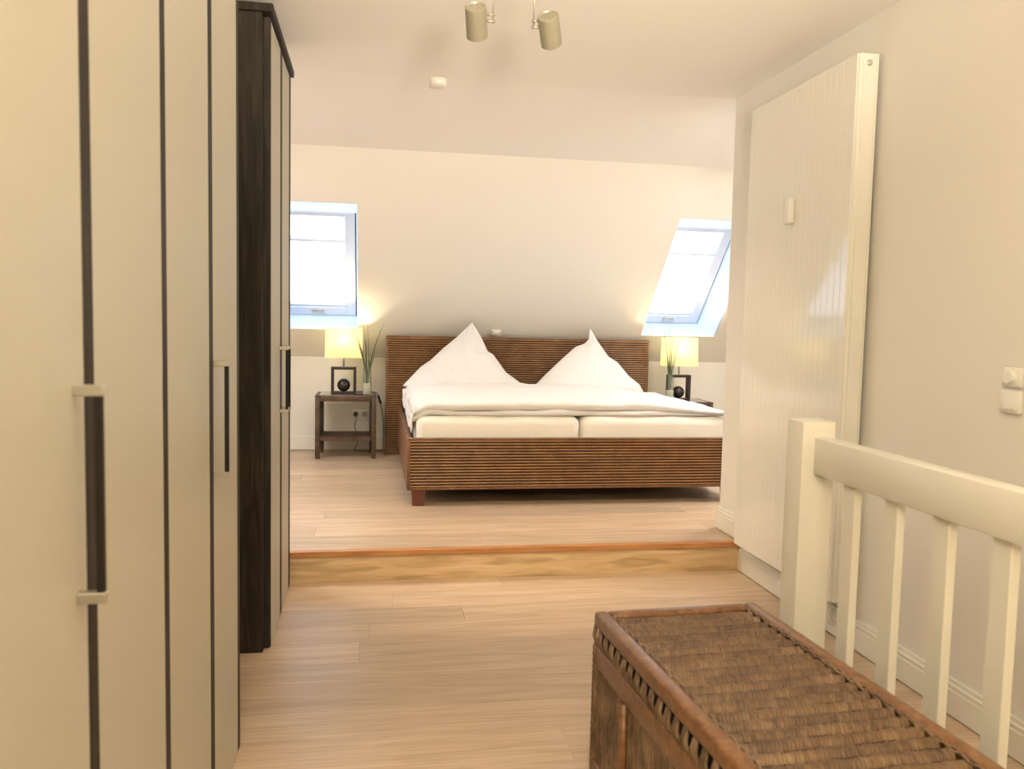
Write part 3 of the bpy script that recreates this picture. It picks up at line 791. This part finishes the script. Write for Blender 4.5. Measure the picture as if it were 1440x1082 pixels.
# socket outlet on the knee wall
t = thing('power_outlet', 'double white power outlet on the wall behind the nightstand, one half plugged', 'outlet', (-.085, YK, .452))
obj('plate', box(B(), -.072, .075, -.010, 0, -.040, .040, .004, 2), M['plastic'], t, 'auto')
for x in (-.037, .037):
    bm = B(); lathe(bm, [(.023, .0), (.025, .002), (.027, .002), (.027, 0)], 24, T(x, -.010, 0) @ R90, cap=False)
    obj('socket_ring', bm, M['plastic'], t, 'auto')
    bm = B(); lathe(bm, [(.022, -.0002), (.022, .0005)], 24, T(x, -.010, 0) @ R90); obj('socket_well', bm, mat('grey_well', (.42, .40, .36), .5), t)
# small switch on the slope above the headboard
z = 1.165; s = (z-ZK)/eS.z; c = sp(1.022, s)
t = thing('bed_switch', 'small white wall switch just above the headboard between the two pillows', 'switch', c)
qm = (-eN).to_track_quat('Z', 'X').to_matrix().to_4x4()
t.matrix_world = T(*c) @ qm
obj('plate', box(B(), -.030, .030, -.040, .040, 0, .012, .003, 2), M['plastic'], t, 'auto')
obj('rocker', box(B(), -.022, .022, -.026, .026, .011, .026, .003, 2), M['plastic'], t, 'auto')

# ------------------------------------------------------------------ vases and grasses
def vase(label, loc):
    t = thing('glass_vase', label, 'vase', loc, 0, 'glass vases')
    bm = B(); lathe(bm, [(.002, 0), (.035, 0), (.037, .004), (.035, .10), (.030, .215), (.0305, .222), (.0285, .222), (.0275, .215), (.0325, .10), (.0345, .008), (.002, .008)], 28)
    obj('glass_body', bm, M['vase'], t, 'auto')
    bm = B(); lathe(bm, [(.033, .0085), (.0325, .05), (.0315, .088), (.0305, .092)], 24)
    for v in bm.verts:
        if v.co.z > .09: v.co.z += .003*noise.noise(v.co*80)
    o = obj('sand', bm, M['sand'], t, True); o['kind'] = 'stuff'
    return t
def grass(label, loc, spec, seed):
    t = thing('grass_bunch', label, 'plant', loc, 0, 'bunches of grass')
    rnd = random.Random(seed)
    for (dx, h, bend, w) in spec:
        bm = B(); N = 14; y1 = rnd.uniform(-.05, .03); x0 = rnd.uniform(-.010, .010)
        pts, rr = [], []
        for i in range(N+1):
            v = i/N; a = min(1, v/.35)
            x = x0*(1-v)+dx*(v**bend); y = y1*v*v; z = .078+(h-.078)*v
            pts.append((x, y, z)); rr.append(max(.0006, w*(.55+.9*v if v < .4 else (.91)*(1-(v-.4)/.6)+.10)))
        tube(bm, pts, rr, 6)
        for vtx in bm.verts: vtx.co.y *= .6
        obj('grass_blade', bm, M['grass'] if rnd.random() < .7 else M['grass2'], t, True)
    return t
VL = (-.030, 6.665, ZU+.501); VR = (2.448, 6.575, ZU+.474)
v1 = vase('clear glass vase with white sand on the nightstand nearer the wardrobes', VL)
v2 = dup(v1, VR, 'clear glass vase with white sand on the nightstand behind the bed, nearer the radiator wall')
spL = [(-.135, 0.57, 1.5, 0.0035), (-.105, 0.55, 1.5, 0.0044), (-.085, 0.48, 1.4, 0.0044), (-.03, 0.55, 1.2, 0.0044), (-.015, 0.52, 1, 0.0040), (.0, 0.58, 1, 0.0035), (.012, 0.55, 1, 0.0040),
       (.13, 0.58, 1.6, 0.0040), (.105, 0.52, 1.5, 0.0050), (.09, 0.40, 1.4, 0.0050), (-.05, 0.40, 1.3, 0.0044), (.03, 0.40, 1.2, 0.0044), (-.02, 0.34, 1, 0.0050), (.02, 0.33, 1, 0.0050), (.0, 0.30, 1, 0.0050), (.045, 0.34, 1.2, 0.0044)]
grass('tall green grass blades in the vase on the wardrobe-side nightstand', VL, spL, 5)
spR = [(-.075, 0.61, 1.4, 0.0034), (-.055, 0.55, 1.4, 0.0046), (-.025, 0.63, 1.2, 0.0034), (-.005, 0.61, 1, 0.0034), (.01, 0.57, 1, 0.0046), (.05, 0.55, 1.4, 0.0034), (.085, 0.58, 1.5, 0.0029), (-.03, 0.40, 1.2, 0.0046), (.02, 0.38, 1, 0.0046), (-.01, 0.33, 1, 0.0057), (.015, 0.30, 1, 0.0057), (0, 0.36, 1, 0.0057)]
grass('thin green grass blades in the vase beside the far bedside lamp', VR, spR, 9)
# small black remote on the nightstand
t = thing('remote_control', 'small flat black remote lying beside the vase on the nightstand', 'remote', (-.095, 6.66, ZU+.5015), .5)
obj('case', box(B(), -.035, .035, -.014, .014, 0, .010, .004, 2), M['blackp'], t, 'auto')
bm = B()
for i in range(3): lathe(bm, [(.0035, 0), (.003, .0015)], 10, T(-.018+i*.016, 0, .0098))
obj('button', bm, M['gasket'], t)
